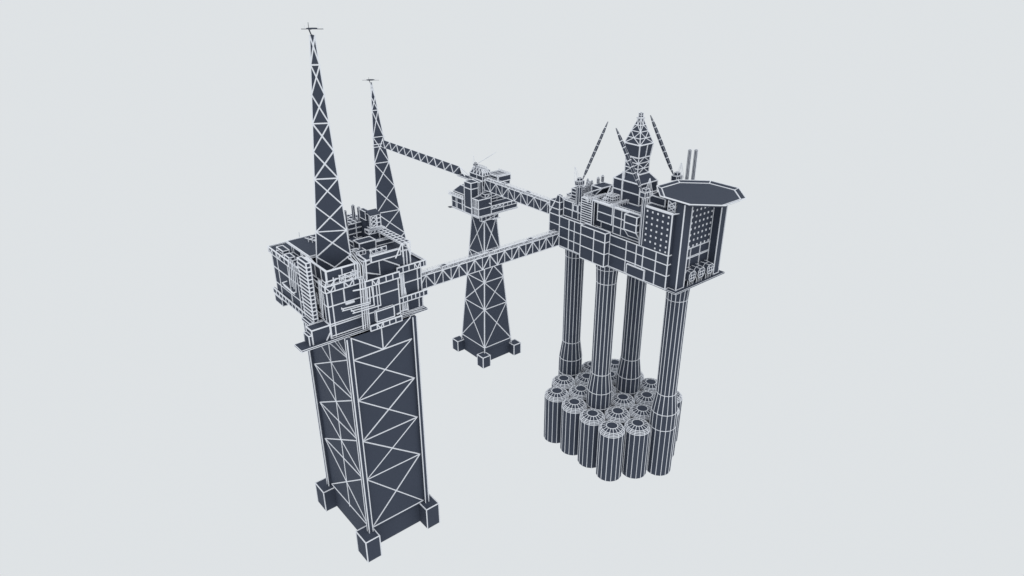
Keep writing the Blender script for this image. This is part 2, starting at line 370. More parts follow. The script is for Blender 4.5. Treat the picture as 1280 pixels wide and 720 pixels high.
F2 = thing('flare_tower', 'slimmer dark X braced flare mast behind, with the lattice bridge fixed to its side', 'flare tower', (325, 578, 0), 'three sided flare masts')
A2 = at(462.3+.0513*258, 361, z=0)[:2]; B2 = at(464.3+.22*248, 351, z=0)[:2]; dv = B2-A2; an = math.atan2(dv[1], dv[0])+math.pi/3; L2 = float(np.hypot(*dv))
C2 = A2+np.array([math.cos(an), math.sin(an)])*L2; c2 = (A2+B2+C2)/3
zt2 = 205.0; p2 = atd(463.4, 103, (c2[0], c2[1], zt2))
for _ in range(6): zt2 = float(p2[2]); p2 = atd(463.4, 103, (c2[0], c2[1], zt2))
lv = [zt2*f for f in (0, .14, .28, .42, .56, .70, .84, .97)]
# ---- level heights read where the flat braces cross the right edge of the mast
def zrow(y, c): 
    best = min(range(0, 2600), key=lambda i: abs((lambda q: 360-FPX*float(q@UPV)/float(q@FWD))(np.array([c[0], c[1], i*.1])-CAM)-y)); return best*.1
zz = [zrow(y, c2+(np.array(p2[:2])-c2)*f) for y, f in ((137.5, .82), (202, .55), (262, .27))]
st = (zz[0]-zz[2])/2
lv = [zz[2]-3*st, zz[2]-2*st, zz[2]-st, zz[2], zz[1], zz[0], min(zz[0]+st, zt2-1)]; lv = [max(0.5, v) for v in lv]; lv = sorted(set(round(v, 2) for v in lv))
flare_tower(F2, [A2, B2, C2], (p2[0], p2[1]), 0, zt2, lv, rr=.5, trunc=.035)
flare_tip(F2, p2, zt2, 6.0, 2.0)
m = M()
tt = 146/zt2*(1-.035)
cc = [np.array([*lerp(q_, p2[:2], tt), 0]) for q_ in (A2, B2, C2)]; ce_ = sum(cc)/3
for z_ in (142.5, 145.0, 152):
    m.poly([tuple(ce_+(c_-ce_)*1.12+[0, 0, z_]) for c_ in cc], .42, True)
m.hull([[tuple(ce_+(c_-ce_)*1.1+[0, 0, z_]) for c_ in cc] for z_ in (142.6, 144.9)])
m.done('bridge_collar', F2)

# ================================================================== BRIDGES
def bridge(th, along, lo, hi, c, z, h, w, n, verts=True, r=.36, rail=True, chord=None):
    """box truss walkway; c = the near side, w = width away from it"""
    def p(u, v, zz): return (u, v, zz) if along == 'x' else (v, u, zz)
    m = M()
    for v in (c, c+w): m.slab([p(lo, v, z), p(hi, v, z), p(hi, v, z+h), p(lo, v, z+h)], (0, .3 if v == c else -.3, 0) if along == 'x' else (.3 if v == c else -.3, 0, 0))
    m.slab([p(lo, c+.3, z), p(hi, c+.3, z), p(hi, c+w-.3, z), p(lo, c+w-.3, z)], (0, 0, .4)); 
    m.slab([p(lo, c+.3, z+h-.1), p(hi, c+.3, z+h-.1), p(hi, c+w-.3, z+h-.1), p(lo, c+w-.3, z+h-.1)], (0, 0, -.4))
    m.done('truss_sheeting', th)
    m = M(); s = (hi-lo)/n
    for v in (c, c+w):
        m.tube(p(lo, v, z), p(hi, v, z), chord or r*.75); m.tube(p(lo, v, z+h), p(hi, v, z+h), chord or r)
        for i in range(n):
            a = lo+i*s; b = a+s/2; e = a+s
            m.tube(p(a, v, z+h), p(b, v, z), r); m.tube(p(b, v, z), p(e, v, z+h), r)
            if verts: m.tube(p(a, v, z), p(a, v, z+h), r*.8); m.tube(p(b, v, z), p(b, v, z+h), r*.8)
        m.tube(p(hi, v, z), p(hi, v, z+h), r*.8)
    for i in range(0 if chord else 2*n+1): m.tube(p(lo+i*s/2, c, z+h), p(lo+i*s/2, c+w, z+h), r*.6)
    for i in range(0 if chord else n): m.tube(p(lo+i*s, c, z+h), p(lo+(i+1)*s, c+w, z+h), r*.6)
    m.done('truss_member', th)
    if rail:
        m = M()
        for v in (c+.1, c+w-.1):
            m.rail([p(lo, v, z+h+.2), p(hi, v, z+h+.2)], 1.5, 3.6, .13)
        m.tube(p(lo, c+w*.5, z+h+.9), p(hi, c+w*.5, z+h+.9), .3); m.tube(p(lo, c+w*.72, z+h+.8), p(hi, c+w*.72, z+h+.8), .22)
        m.done('handrail', th)
        for f in (.22, .52, .8):
            u = lo+(hi-lo)*f
            if along == 'x': M().box(u-1.6, u+1.6, c+.8, c+w-.8, z+h+.1, z+h+1.6, r=.24, xs=(u,)).done('light_cabin', th)
            else: M().box(c+.8, c+w-.8, u-1.6, u+1.6, z+h+.1, z+h+1.6, r=.24, ys=(u,)).done('light_cabin', th)
B3 = thing('truss_bridge', 'long low truss bridge crossing in front of the tapering jacket of the small platform', 'bridge', (225, 294, 139.8), 'truss bridges between the platforms')
bridge(B3, 'x', 170.7, 281, 291.7, 139.8, 7.7, 4.2, 10)
B2_ = thing('truss_bridge', 'short truss bridge with upright posts from the small platform to the concrete platform', 'bridge', (307, 350, 145.6), 'truss bridges between the platforms')
bridge(B2_, 'y', 301, 399.5, 305.3, 145.6, 8.0, 4.2, 7)
B1 = thing('truss_bridge', 'truss bridge of plain zigzag members from the rear flare mast to the small platform', 'bridge', (317, 505, 145.3), 'truss bridges between the platforms')
lo_, hi_, n_ = 448.0, 570.0, 10; zb_, za_ = 145.0, 151.6
M().hull([[(315, v, zb_), (319, v, zb_), (317, v, za_)] for v in (lo_, hi_)]).done('truss_sheeting', B1)
m = M(); st_ = (hi_-lo_)/n_
for xx in (315, 319):
    m.tube((xx, lo_, zb_), (xx, hi_, zb_), .16)
    for i in range(n_):
        a_ = lo_+i*st_; m.tube((317, a_, za_), (xx, a_+st_/2, zb_), .46); m.tube((xx, a_+st_/2, zb_), (317, a_+st_, za_), .46)
m.tube((317, lo_, za_), (317, hi_, za_), .16); m.done('truss_member', B1)
m = M(); m.tube((317, 448, 151.6), (315, 438, 146), .4); m.tube((317, 448, 151.6), (319, 438, 146), .4); m.box(314.5, 319.5, 434, 447.8, 144.2, 145.0, r=.3); m.done('landing', B1)

# ================================================================== SMALL PLATFORM
SP = thing('small_platform', 'small dark platform in the middle on a tapering X braced jacket with square feet', 'oil platform', (310, 407, 0))
cx, cyy = 310.3, 407.3
for sx_ in (-1, 1):
    for sy_ in (-1, 1):
        x, y = cx+sx_*16.4, cyy+sy_*17.6
        M().box(x-3.7, x+3.7, y-3.9, y+3.9, 0, 9.75, bottom=False, r=.42).done('foundation_block', SP)
def sc(z): t = (z-9.75)/(126.5-9.75); return 14.3+(5.6-14.3)*t, 16.0+(7.6-16.0)*t
m = M()
for a in ((cx-12.6, cx+12.6, 392.0, 394), (cx-12.6, cx+12.6, 420.6, 422.6), (296.4, 298.4, 394.2, 420.4), (322.2, 324.2, 394.2, 420.4)): m.box(*a, .3, 11.5, wires=False)
m.done('foundation_wall', SP)
def cor(i, z, k=1.0): a, b = sc(z); s = ((-1, -1), (1, -1), (1, 1), (-1, 1))[i]; return np.array([cx+s[0]*a*k, cyy+s[1]*b*k, z])
LS = [14.5, 48, 71, 93, 122]
for i in range(4):
    M().tube(cor(i, 9.5), cor(i, 126.8), .5, 1, 6).done('leg', SP)
    j = (i+1) % 4; m = M()
    ce = np.array([cx, cyy, 0]); q = [cor(i, 11.6), cor(j, 11.6), cor(j, 126), cor(i, 126)]
    inn = [p_+(np.array([cx, cyy, p_[2]])-p_)*.03 for p_ in q]; m.hull([q, inn])
    for a, b in zip(LS[:-1], LS[1:]):
        m.tube(cor(i, a), cor(j, b), .42); m.tube(cor(j, a), cor(i, b), .42)
        if a < 100: m.tube(cor(i, a), cor(j, a), .42)
    m.done('braced_panel', SP)
m = M(); m.box(294.7, 333.5, 394, 429, 126.8, 127.6, r=.34); m.box(292.2, 294.6, 427.5, 430.5, 126.9, 127.3, r=0, wires=False)
m.box(299, 315, 395.5, 398, 122.8, 126.4, r=.36, xs=(303, 307, 311)); m.tube((300, 395, 122.5), (314, 395, 126), .3); m.tube((309, 394.5, 122.6), (316, 394.5, 122.6), .4)
m.done('deck_plate', SP)
m = M(); xr = ax(614.4, 268.3, y=394); ztop = az(598.3, 250.8, y=394.3)
m.box(295.2, xr, 394.3, 402, 127.6, ztop, zs=(az(606, 260, y=394.3),), ys=(396, 397.6, 399.6), r=.4)
m.tube((xr-.2, 394, ztop-5), (xr-2, 394, ztop-4), .5)
m.done('front_module', SP)
m = M(); tz = az(588.5, 229.2, y=403)
zt3 = 147.5
q = at(588.6, 229.4, x=294.4); q1 = at(580.2, 226.3, x=294.4); q2 = at(597.5, 226.4, y=float(q[1]))
m.box(294.4, float(q2[0]), float(q[1]), float(q1[1]), 127.6, float(q[2]), zs=(az(588.8, 237, x=294.4), az(589.2, 261, x=294.4)), r=.42)
m.box(float(q2[0]), float(q2[0])+4, float(q[1]), float(q1[1]), 140, float(q[2])-.5, r=.36, xs=(float(q2[0])+1.6,))
m.box(296.5, float(q2[0])+14, float(q1[1])-4, float(q1[1])+3, 127.6, 140.3, r=.36)
m.tube((297, 401.4, ztop), (301.5, 401.4, 142), .36); m.tube((299, 401.4, ztop), (303.5, 401.4, 142), .36)
m.done('lift_tower', SP)
ty0, ty1 = float(q[1]), float(q1[1])
m = M(); zz_ = az(566, 243, x=294.7)
m.box(295, 315, ty1, 428.4, 127.6, zz_, zs=((127.6+zz_)/2,), ys=(ty1+3.4, ty1+4.3, ty1+11, ty1+12.4), r=.36)
m.done('rear_module', SP)
m = M()
for k in range(3): m.tube((293.2, ty1, zz_+.5+k*1.1), (293.2, 430, zz_+.5+k*1.1), .34)
for k in range(6): m.tube((293.2, ty1+1+k*(429-ty1)/6, zz_), (293.2, ty1+1+k*(429-ty1)/6, zz_+2.8), .3)
m.box(293, 316, ty1, 430, zz_, zz_+.7, r=.3)
m.done('gallery_rail', SP)
m = M(); za, zb2 = zz_+2.6, zz_+7.2
lo = [(296, ty1+.5, za), (314, ty1+.5, za), (314, 428, za), (296, 428, za)]
hi = [(300.5, ty1+.5, zb2), (312, ty1+.5, zb2), (312, 424, zb2), (300.5, 424, zb2)]
m.hull([lo, hi], .38); m.tube(lerp(lo[0], lo[3], .12)-[.2, 0, 0], lerp(hi[0], hi[3], .06)-[.2, 0, 0]); m.tube((296, ty1+2, za), (300, ty1+5.5, zb2), .36)
m.box(296.3, 313.6, ty1+.6, 427.8, zz_+.7, za-.1, r=.3)
m.done('mansard_roof', SP)
m = M(); zf = az(640, 262, y=394.2)
m.box(xr+.1, 333, 394.4, 412, 127.6, 133.6, zs=(131,), xs=(ax(629.5, 262, y=394.4),), r=.36)
m.box(xr+.1, 331, 402, 424, 133.7, 138.6, zs=(136.2,), xs=(319, 326), r=.36)
band(m, [(xr, 393.4), (334.4, 393.4)], 131.2, 133.8, (7,), (0, 1, 2), r=.3)
m.box(303, 313, 396, 401, ztop+.1, ztop+2.6, xs=(306, 309), r=.36); m.tube((303, 395.6, ztop), (309, 395.6, ztop+2.4), .3)
m.tube((322, 393, 139), (334, 393, 133.9), .34); m.tube((318, 394, 138.6), (322, 394, 138.6), .34)
m.done('right_module', SP)
# upper control house with lattice frustum
m = M(); zc = 149.5
f = at(603.3, 220.8, z=zc); l = at(585.4, 215.6, z=zc); g = at(613.8, 218.6, z=zc); fx, fy = float(f[0]), float(f[1]); x2, y2 = float(g[0]), float(l[1])
m.box(fx, x2, fy, y2, zc-3.6, zc, ys=((fy*.55+y2*.45),), r=.42)
m.box(fx+2, x2-2, fy+2, y2-2, 139, zc-3.7, wires=False)
i1 = 2.2; zt4 = zc+4.8
lo = [(fx, fy, zc), (x2, fy, zc), (x2, y2, zc), (fx, y2, zc)]; hi = [(fx+i1, fy+i1, zt4), (x2-i1, fy+i1, zt4), (x2-i1, y2-i1, zt4), (fx+i1, y2-i1, zt4)]
m.hull([lo, hi], .4)
for k in range(4):
    j = (k+1) % 4; nn = 4 if k % 2 else 3
    mid = [lerp(lo[k], hi[k], .5), lerp(lo[j], hi[j], .5)]
    if k % 2 == 0: m.tube(mid[0], mid[1], .4)
    for t in range(nn):
        a_, b_ = lerp(lo[k], lo[j], t/nn), lerp(lo[k], lo[j], (t+1)/nn); mm = lerp(hi[k], hi[j], (t+.5)/nn)
        m.tube(a_, mm, .4); m.tube(mm, b_, .4)
m.rail([np.array(p_)+[0, 0, .2] for p_ in hi+[hi[0]]], 1.4, 2.5, .2)
m.done('control_house', SP)
m = M(); zc2 = 149.5
f = at(621.8, 221.4, z=zc2); l = at(609, 211, z=zc2); g = at(637, 217.2, z=zc2); fx2, fy2, x3 = float(f[0]), float(f[1]), float(g[0])
m.box(fx2, x3, fy2, fy2+15, zc2-4.4, zc2, r=.42); m.box(x3-7, x3-.5, fy2+.5, fy2+10, zc2-7.6, zc2-4.5, r=.3)
m.box(fx2+1, x3-7, fy2+1, fy2+14, 139, zc2-4.5, wires=False)
for k in range(5): m.tube((x2+.6+k*(fx2-x2)/5, fy2-.4, zc2-4.4), (x2+.6+k*(fx2-x2)/5, fy2-.4, zc2+.4), .34)
m.box(x2+.2, fx2-.2, fy2, fy2+12, zc2-4.6, zc2+.6, r=.34)
for k in range(4): m.tube((fx2, fy2+2+k*3.5, zc2+.2), (x3, fy2+2+k*3.5, zc2+.2), .32)
m.rail([(fx2, fy2+.3, zc2), (x3, fy2+.3, zc2), (x3, fy2+15, zc2)], 1.3, 2.5, .2)
m.box(fx2-3, fx2+5, fy2+16, fy2+22, zc2-1, zc2+1.6, r=.3)
m.done('equipment_house', SP)

# ================================================================== CRANES
def crane(label, foot, zcab, tip, aframe, ped_r=1.5, boom_w=1.5, scale=1.0, name='pedestal_crane', group='deck cranes'):
    """foot = base of the pedestal, zcab = cab floor, tip = boom tip, aframe = top of the A frame"""
    th = thing(name, label, 'crane', tuple(float(v) for v in foot), group)
    x, y, z = foot; s = scale
    M().cyl((x, y), [(ped_r, z), (ped_r, zcab-1.2*s), (ped_r*1.5, zcab)], 8, .2*s, (1, 2)).done('pedestal', th)
    m = M(); m.box(x-2.4*s, x+2.4*s, y-1.7*s, y+1.7*s, zcab+.1, zcab+2.7*s, r=.2*s, xs=(x-.8*s, x+.8*s)); cab = m.done('cab', th)
    M().box(x-1.2*s, x+1.2*s, y-1.1*s, y+1.1*s, zcab+2.8*s, zcab+4.4*s, r=.18*s).done('winch_house', th)
    tip = np.array(tip, float); st_ = np.array([x, y, zcab+2.0*s]); d_ = tip-st_; hd = np.array([d_[0], d_[1], 0]); hd /= np.linalg.norm(hd)+1e-6
    side = np.cross(d_/np.linalg.norm(d_), hd); side /= np.linalg.norm(side); nn = np.cross(side, d_/np.linalg.norm(d_))
    st_ = st_+hd*1.8*s
    m = M(); loops = []; n = 10
    for t, w in ((0, .15), (.16, .85), (.55, 1), (.85, .8), (1, .25)):
        c = lerp(st_, tip, t); w = w*boom_w/2; loops.append([c+side*w+nn*w, c-side*w+nn*w, c-side*w-nn*w, c+side*w-nn*w])
    m.hull(loops, 0, 0 if s > .7 else 1)
    for k in range(1, n):
        t = k/n; w = np.interp(t, (0, .16, .55, .85, 1), (.15, .85, 1, .8, .25))*boom_w/2+.04; c = lerp(st_, tip, t)
        m.hull([[c+d_/np.linalg.norm(d_)*o_+side*w*a_+nn*w*b_ for a_, b_ in ((1, 1), (-1, 1), (-1, -1), (1, -1))] for o_ in (-.2*s, .2*s)], 0, 1)
    for a_, b_ in ((1, 1), (-1, 1), (-1, -1), (1, -1)):
        prev = None
        for L_ in loops:
            i = ((1, 1), (-1, 1), (-1, -1), (1, -1)).index((a_, b_))
            if prev is not None and s > .7: m.tube(prev, L_[i], .05*s, 1, 4)
            prev = L_[i]
    m.done('boom', th)
    m = M(); af = np.array(aframe, float)
    for o_ in (side*1.3*s, -side*1.3*s):
        b1 = np.array([x, y, zcab+2.7*s])+o_; m.tube(b1-hd*.2, af+o_*.2, .15*s); m.tube(b1-hd*3.4*s-[0, 0, 1.2*s], af+o_*.2, .15*s)
    m.done('a_frame', th)
    return th

# ================================================================== CONCRETE PLATFORM
CP = thing('concrete_platform', 'dark platform with windowed quarters on four round columns rising from a cluster of storage cells', 'oil platform', (303.7, 257, 0))
X0 = 303.7
cols = {-2: (232.1, 249, 265.8, 282.7), -1: (223.5, 240.4, 257.3, 274.2, 291.1), 0: (215.1, 232.1, 249, 265.8, 282.7, 299.6), 1: (223.5, 240.4, 257.3, 274.2, 291.1), 2: (232.1, 249, 265.8, 282.7)}
legs = {(0, 215.1), (0, 299.6), (-1, 257.3), (1, 257.3)}
ZD = 139.3
for k, ys in cols.items():
    for y in ys:
        x = X0+14.45*k
        if (k, y) in legs:
            M().cyl((x, y), [(8.2, 0), (8.2, 35.2), (8.1, 46.8), (6.25, 60), (6.3, 124.7), (6.8, 134), (7.6, ZD-.1)], 16, .25, (1, 2, 3, 4, 5), ph=.12).done('column', CP)
        else:
            M().cyl((x, y), [(8.2, 0), (8.2, 34.3), (7.98, 35.2), (7.45, 36.0), (6.7, 36.6), (3.6, 37.9)], 16, .27, (1, 2, 3, 4, 5), ph=.12).done('storage_cell', CP)
U = 283.5
def yl(px, py, x=281): return ay(px, py, x=x)
m = M(); m.box(281.2, 326, 200.2, 291.6, ZD-.5, ZD+.3, r=.13); m.done('deck_plate', CP)
# lower tier
m = M(); zt = 159.1; yc = 251.0
m.box(281, 325.6, 207.5, 262, ZD+.3, zt, zs=(147.2, 153.7), ys=[yl(a, b) for a, b in ((783.5, 301), (796, 306.5), (804.5, 309.8), (820.5, 316))], xs=(286, 317.6))
m.done('lower_tier', CP)
m = M(); y0, y1 = 249.5, 269
m.box(276.9, 281, y0, y1, 139.9, 160.4, zs=(az(726.2, 292.6, x=276.9), az(726, 306.8, x=276.9)), ys=(ay(742.8, 288, x=276.9),)); m.done('bulge_module', CP)
m = M(); m.box(280.2, 281, ay(804.8, 340, x=280.2), ay(783.4, 330, x=280.2), az(783.4, 343, x=280.2)+.4, az(784, 330, x=280.2), r=.32); m.done('access_panel', CP)
m = M(); m.box(281, 325.6, 262.1, 291.7, ZD+.3, zt, zs=(145.8, 152.6), ys=[yl(a, b) for a, b in ((711.5, 278), (718.3, 281))])
m.box(281, 325.6, 291.7, 300.9, ZD+.3, zt, zs=(147.2, 153.2)); m.done('end_module', CP)
# left trapezoid turret at the end
m = M(); zk = az(697.2, 252.6, x=281); zf_ = az(697, 243.6, x=281)
m.box(281, 290, 292.1, 300.9, zt+.1, zk, zs=(az(697.2, 261.6, x=281),), bottom=False, r=.36)
m.tube((280.9, 300.9, zt+.6), (280.9, 296.2, zk), .4)
m.hull([[(281, 292.2, zk), (284, 292.2, zk), (284, 296.2, zk), (281, 296.2, zk)], [(281, 292.2, zf_), (283, 292.2, zf_), (283, 294.2, zf_), (281, 294.2, zf_)]], .22)
m.tube((281, 292, zf_), (283.5, 290, zl_ := 169.4), .34)
m.done('end_turret', CP)
# upper tier, left part
zl = 169.4; zu = 174.8; yS0 = yl(743, 260, U); yS1 = yl(729.5, 258, U)
m = M(); m.box(U, 323, 277.2 if False else yS1, 291, zt+.3, zl, zs=(az(715, 260, x=U)*0+164.4,), ys=[yl(a, b, U) for a, b in ((715.6, 262), (722.8, 264))]); m.box(U-.3, U, yl(722, 262, U), yl(717.3, 260, U), 164.7, 168.4, r=.3)
m.done('upper_tier_end', CP)
m = M(); m.box(U+1.5, 323, 227.4, yS1-.1, zt+.3, zu, r=.3)
m.box(U, U+1.6, yl(765.6, 265, U), yl(747.2, 262, U), 164, zu, zs=(169.4,)); m.box(U+.6, U+1.6, yl(767.4, 285, U), yl(750.6, 280, U), zt+.3, 163.9, r=.28)
m.box(U, U+1.6, 227.4, yl(767.6, 262, U)-.1, zt+.3, zu, zs=(164, 169.4), ys=(yl(777.3, 268, U),))
m.tube((U-.2, 227.4, zu+.3), (U-.2, yS1, zu+.3), .75); 
m.done('upper_tier', CP)
m = M(); m.rail([(U, 227.6, zu+.5), (U, yS1+.1, zu+.5), (300, yS1+.1, zu+.5)], 1.4, 2.6, .16); m.rail([(U, yS1+1, zl+.3), (U, 291, zl+.3), (300, 291, zl+.3)], 1.3, 2.6, .16); m.done('roof_rail', CP)
# louvre stair
m = M(); m.box(281.6, U-.1, yS0, yS1, zt+.2, zu+.6, r=.32)
for k in range(1, 11): z = zt+.2+k*(zu+.4-zt)/11; m.tube((281.45, yS0, z), (281.45, yS1, z), .3)
m.done('louvre_stair', CP)
# hanging cabin
m = M(); ya, yb_ = ay(796.2, 272.4, x=279), ay(781.3, 267.5, x=279); zb1, zt1b = 166.4, 175.2
m.box(279, U, ya, yb_, zb1, zt1b, zs=(170.6,), r=.36)
m.hull([[(279.1, ya, zb1), (U, ya, zb1), (U, yb_, zb1), (279.1, yb_, zb1)], [(U-.6, ya, 161.6), (U, ya, 161.6), (U, yb_, 161.6), (U-.6, yb_, 161.6)]], .34)
m.tube((281, yb_+.2, 172), (U, yb_+2.2, 172), .34); m.tube((281, yb_+.2, 167.6), (U, yb_+2.2, 167.6), .34)
m.done('hanging_cabin', CP)
# living quarters
LQ = M().box(281, 290, 207.5, 226.9, zt+.1, 182.3, bottom=False, r=.42); 
LQ.box(290.1, 325.6, 207.6, 227, zt+.1, 186.5, bottom=False, wires=False); LQ.tube((281, 207.3, 182.9), (281, 227, 182.9), .5)
q = LQ.done('quarters_block', CP)
def win(parent, c, axis, s=.45):
    m = M(); x, y, z = c
    if axis == 'x': m.box(x-.12, x+.12, y-s, y+s, z-s*1.15, z+s*1.15, mi=1, wires=False)
    else: m.box(x-s, x+s, y-.12, y+.12, z-s*1.15, z+s*1.15, mi=1, wires=False)
    m.done('window', parent)
# the two window rows are read at their corners and spaced evenly between
tl, tr = at(809.6, 263.4, x=280.9), at(836, 271.8, x=280.9); bl, br = at(806.4, 300, x=280.9), at(832.1, 309.4, x=280.9)
for c in range(5):
    yy = float(tl[1]+(tr[1]-tl[1])*c/4)
    zr0, zr1 = float(lerp(tl, tr, c/4)[2]), 164.2
    zr1 = float(lerp(bl, br, c/4)[2])
    for r_ in range(6): win(q, (280.9, yy, zr0-(zr0-zr1)*r_/5), 'x')
    if c > 1: win(q, (280.9, yy, zr1-2.7), 'x', .4)
# rear quarters house on the block
m = M(); wx = 287.5; f = at(812.8, 243.6, x=wx); g = at(832.2, 248.5, x=wx)
m.box(wx, 300, float(g[1]), float(f[1]), 182.4, float(f[2]), zs=(az(811.8, 252.8, x=wx),), ys=(), r=.4); m.tube((wx, float(g[1])+.2, 182.6), (wx, float(g[1])+.2, float(f[2])), .36)
rz = float(f[2]); m.done('roof_house', CP)
# lattice escape tower beside the helideck
m = M(); a = at(836.6, 264, z=182.8); x0, y0 = 284.2, 208.6; w = 4.6
m.box(x0, x0+w, y0, y0+w, 182.5, 188.2, wires=False)
for zz0, zz1 in ((182.6, 185.4), (185.4, 188.2)):
    for (p_, q_) in (((x0, y0), (x0+w, y0)), ((x0, y0), (x0, y0+w)), ((x0+w, y0), (x0+w, y0+w)), ((x0, y0+w), (x0+w, y0+w))):
        m.tube((*p_, zz0), (*q_, zz1), .34); m.tube((*q_, zz0), (*p_, zz1), .34); m.tube((*p_, zz0), (*q_, zz0), .34); m.tube((*p_, zz0), (*p_, zz1), .34); m.tube((*q_, zz0), (*q_, zz1), .34)
m.tube((281.2, 207.6, 182.4), (284.5, 205.2, 183), .34)
m.done('escape_tower', CP)
# corner piers of the quarters and the recessed window wall
m = M(); m.box(283.8, 290.4, 202.4, 207.4, ZD+.4, 188.2, wires=False); [m.tube((x_, y_, ZD+.4), (x_, y_, 188.2), .38) for x_, y_ in ((283.8, 202.4), (290.4, 202.4), (290.4, 207.2))]; m.poly([(283.8, 207.4, ZD+.5), (283.8, 202.4, ZD+.5), (290.4, 202.4, ZD+.5)], .24); m.done('corner_pier', CP)
m = M(); m.box(317.6, 322.6, 202.4, 207.4, ZD+.4, 188.2, r=.38); m.done('corner_pier', CP)
m = M(); zw0, zw1 = az(883.3, 326.7, y=207.3), az(886.7, 301, y=207.3)
m.box(290.4, 317.5, 207.3, 207.9, ZD+.4, 188.1, wires=False)
for z in (zw0, (zw0+zw1)/2+.4, zw1): m.tube((290.5, 207.2, z), (317.4, 207.2, z), .38)
for k in range(4): x = 291.6+k*(317.3-291.6)/3; m.tube((x, 207.2, zw0), (x, 207.2, zw1), .36)
m.tube((290.6, 207.2, 186.6), (317.4, 207.2, 186.6), .36)
for k in range(4): m.tube((290.8, 207.2, 145+k*2.2), (291, 207.2, 146+k*2.2), .2)
wall = m.done('window_wall', CP)
wa, wb, wc, wd = (at(866.4, 264.1, y=207.15), at(861.2, 308.7, y=207.15), at(891.3, 256.1, y=207.15), at(885.2, 299.8, y=207.15))
for c in range(6):
    for r_ in range(7): win(wall, tuple(lerp(lerp(wa, wc, c/5), lerp(wb, wd, c/5), r_/6)), 'y', .5)
# helideck
HD = M(); ap, hx, hy, hz = 19.5, 303.5, 207.8, 189.2
def octo(r_, z): return [(hx+r_/math.cos(math.pi/8)*math.cos(math.pi/8+k*math.pi/4), hy+r_/math.cos(math.pi/8)*math.sin(math.pi/8+k*math.pi/4), z) for k in range(8)]
HD.hull([octo(ap, hz-1.0), octo(ap, hz)]); HD.poly(octo(ap, hz), .42, True)
hd = HD.done('helideck', CP)
m = M(); a, b = octo(ap+.05, hz-.1), octo(ap+2.5, hz+.9)
for k in range(8): j = (k+1) % 8; m.slab([a[k], a[j], b[j], b[k]], (0, 0, -.25)); m.tube(a[k], b[k], .36)
m.poly(b, .3, True); m.done('safety_net', hd)
# ---- derrick
DR = thing('drilling_derrick', 'lattice drilling derrick with a dark sheeted middle, on the concrete platform roof', 'derrick', (302.5, 252, 175))
m = M(); zb1, zt1_ = 175.2, 187.6; bx = (295.2, 310.2, 242, 262.2)
m.box(*bx, zb1, zt1_, zs=(181.5,), r=.42)
lo = [(bx[0], bx[2], zt1_), (bx[1], bx[2], zt1_), (bx[1], bx[3], zt1_), (bx[0], bx[3], zt1_)]
hi = [(297.4, 246, 192), (306.8, 246, 192), (306.8, 256.4, 192), (297.4, 256.4, 192)]
m.hull([lo, hi], .42); m.done('substructure', DR)
def lattice(m, lo, hi, n, r=.36, sub=2):
    for i in range(n):
        for k in range(4):
            j = (k+1) % 4
            a0, a1 = lerp(lo[k], hi[k], i/n), lerp(lo[k], hi[k], (i+1)/n); b0, b1 = lerp(lo[j], hi[j], i/n), lerp(lo[j], hi[j], (i+1)/n)
            m.tube(a0, b0, r); m.tube(a0, a1, r)
            for s_ in range(sub):
                c0, c1 = lerp(a0, b0, s_/sub), lerp(a0, b0, (s_+1)/sub); e0, e1 = lerp(a1, b1, s_/sub), lerp(a1, b1, (s_+1)/sub)
                m.tube(c0, e1, r*.9) if (s_+i) % 2 == 0 else m.tube(c1, e0, r*.9)
    m.poly([tuple(p_) for p_ in hi], r, True)
dcx, dcy = 302.1, 251.2
def sq(h_, z, dx=0, dy=0): return [(dcx-h_, dcy-h_, z), (dcx+h_, dcy-h_, z), (dcx+h_, dcy+h_, z), (dcx-h_, dcy+h_, z)]
zA, zB, zC, zD_ = 192.1, 201.6, 209.0, 222.6
m = M(); m.hull([sq(4.7, zA), sq(4.7, zB)]); lattice(m, sq(4.8, zA), sq(4.8, zB), 3, .3); m.done('lower_lattice', DR)
m = M(); m.hull([sq(4.9, zB), sq(5.7, zC)], .42); m.tube((dcx+.6, dcy-5, zB), (dcx+.8, dcy-5.8, zC), .36); m.done('monkey_house', DR)
m = M(); m.hull([sq(5.6, zC), sq(.9, zD_)]); lattice(m, sq(5.7, zC), sq(1.0, zD_), 4, .28); m.done('upper_lattice', DR)
m = M(); m.box(dcx-1.6, dcx+1.6, dcy-1.6, dcy+1.6, zD_, zD_+.5, r=.2); m.box(dcx-.9, dcx+.9, dcy-.9, dcy+.9, zD_+.6, zD_+3, r=.2, zs=(zD_+1.8,)); m.done('crown_block', DR)

# roof equipment
m = M()
for (a, b, c, d_) in ((735, 249, 759.5, 242.6), (766, 256, 788, 249.6)):
    p_, q_ = at(a, b, z=zu+2.2), at(c, d_, z=zu+2.2); yv = float(p_[1])
    m.box(float(p_[0]), float(q_[0]), yv, yv+1.4, zu+1.4, zu+2.2, r=.3)
    k = 7
    for i in range(k+1): xx = float(p_[0]+(q_[0]-p_[0])*i/k); m.tube((xx, yv, zu+.1), (xx, yv, zu+2.2), .28)
m.done('pipe_rack', CP)
m = M(); p_ = at(759, 251.5, z=zu+.2); q_ = at(773, 248, z=zu+.2)
xx, yy = ax(766, 253, z=zu+.2), ay(766, 253, z=zu+.2)
for i in range(3): m.box(xx+i*1.9, xx+1.8+i*1.9, yy, yy+5.2, zu+.2, zu+3.4, ys=(yy+1.7, yy+3.4), zs=(zu+1.8,), r=.3)
m.done('mud_tank', CP)
m = M(); p_ = at(756.5, 251.5, z=zu+.2); m.cyl(p_, [(1.5, zu+.2), (1.5, zu+1.8), (.7, zu+2.5)], 8, .3); m.done('vessel', CP)
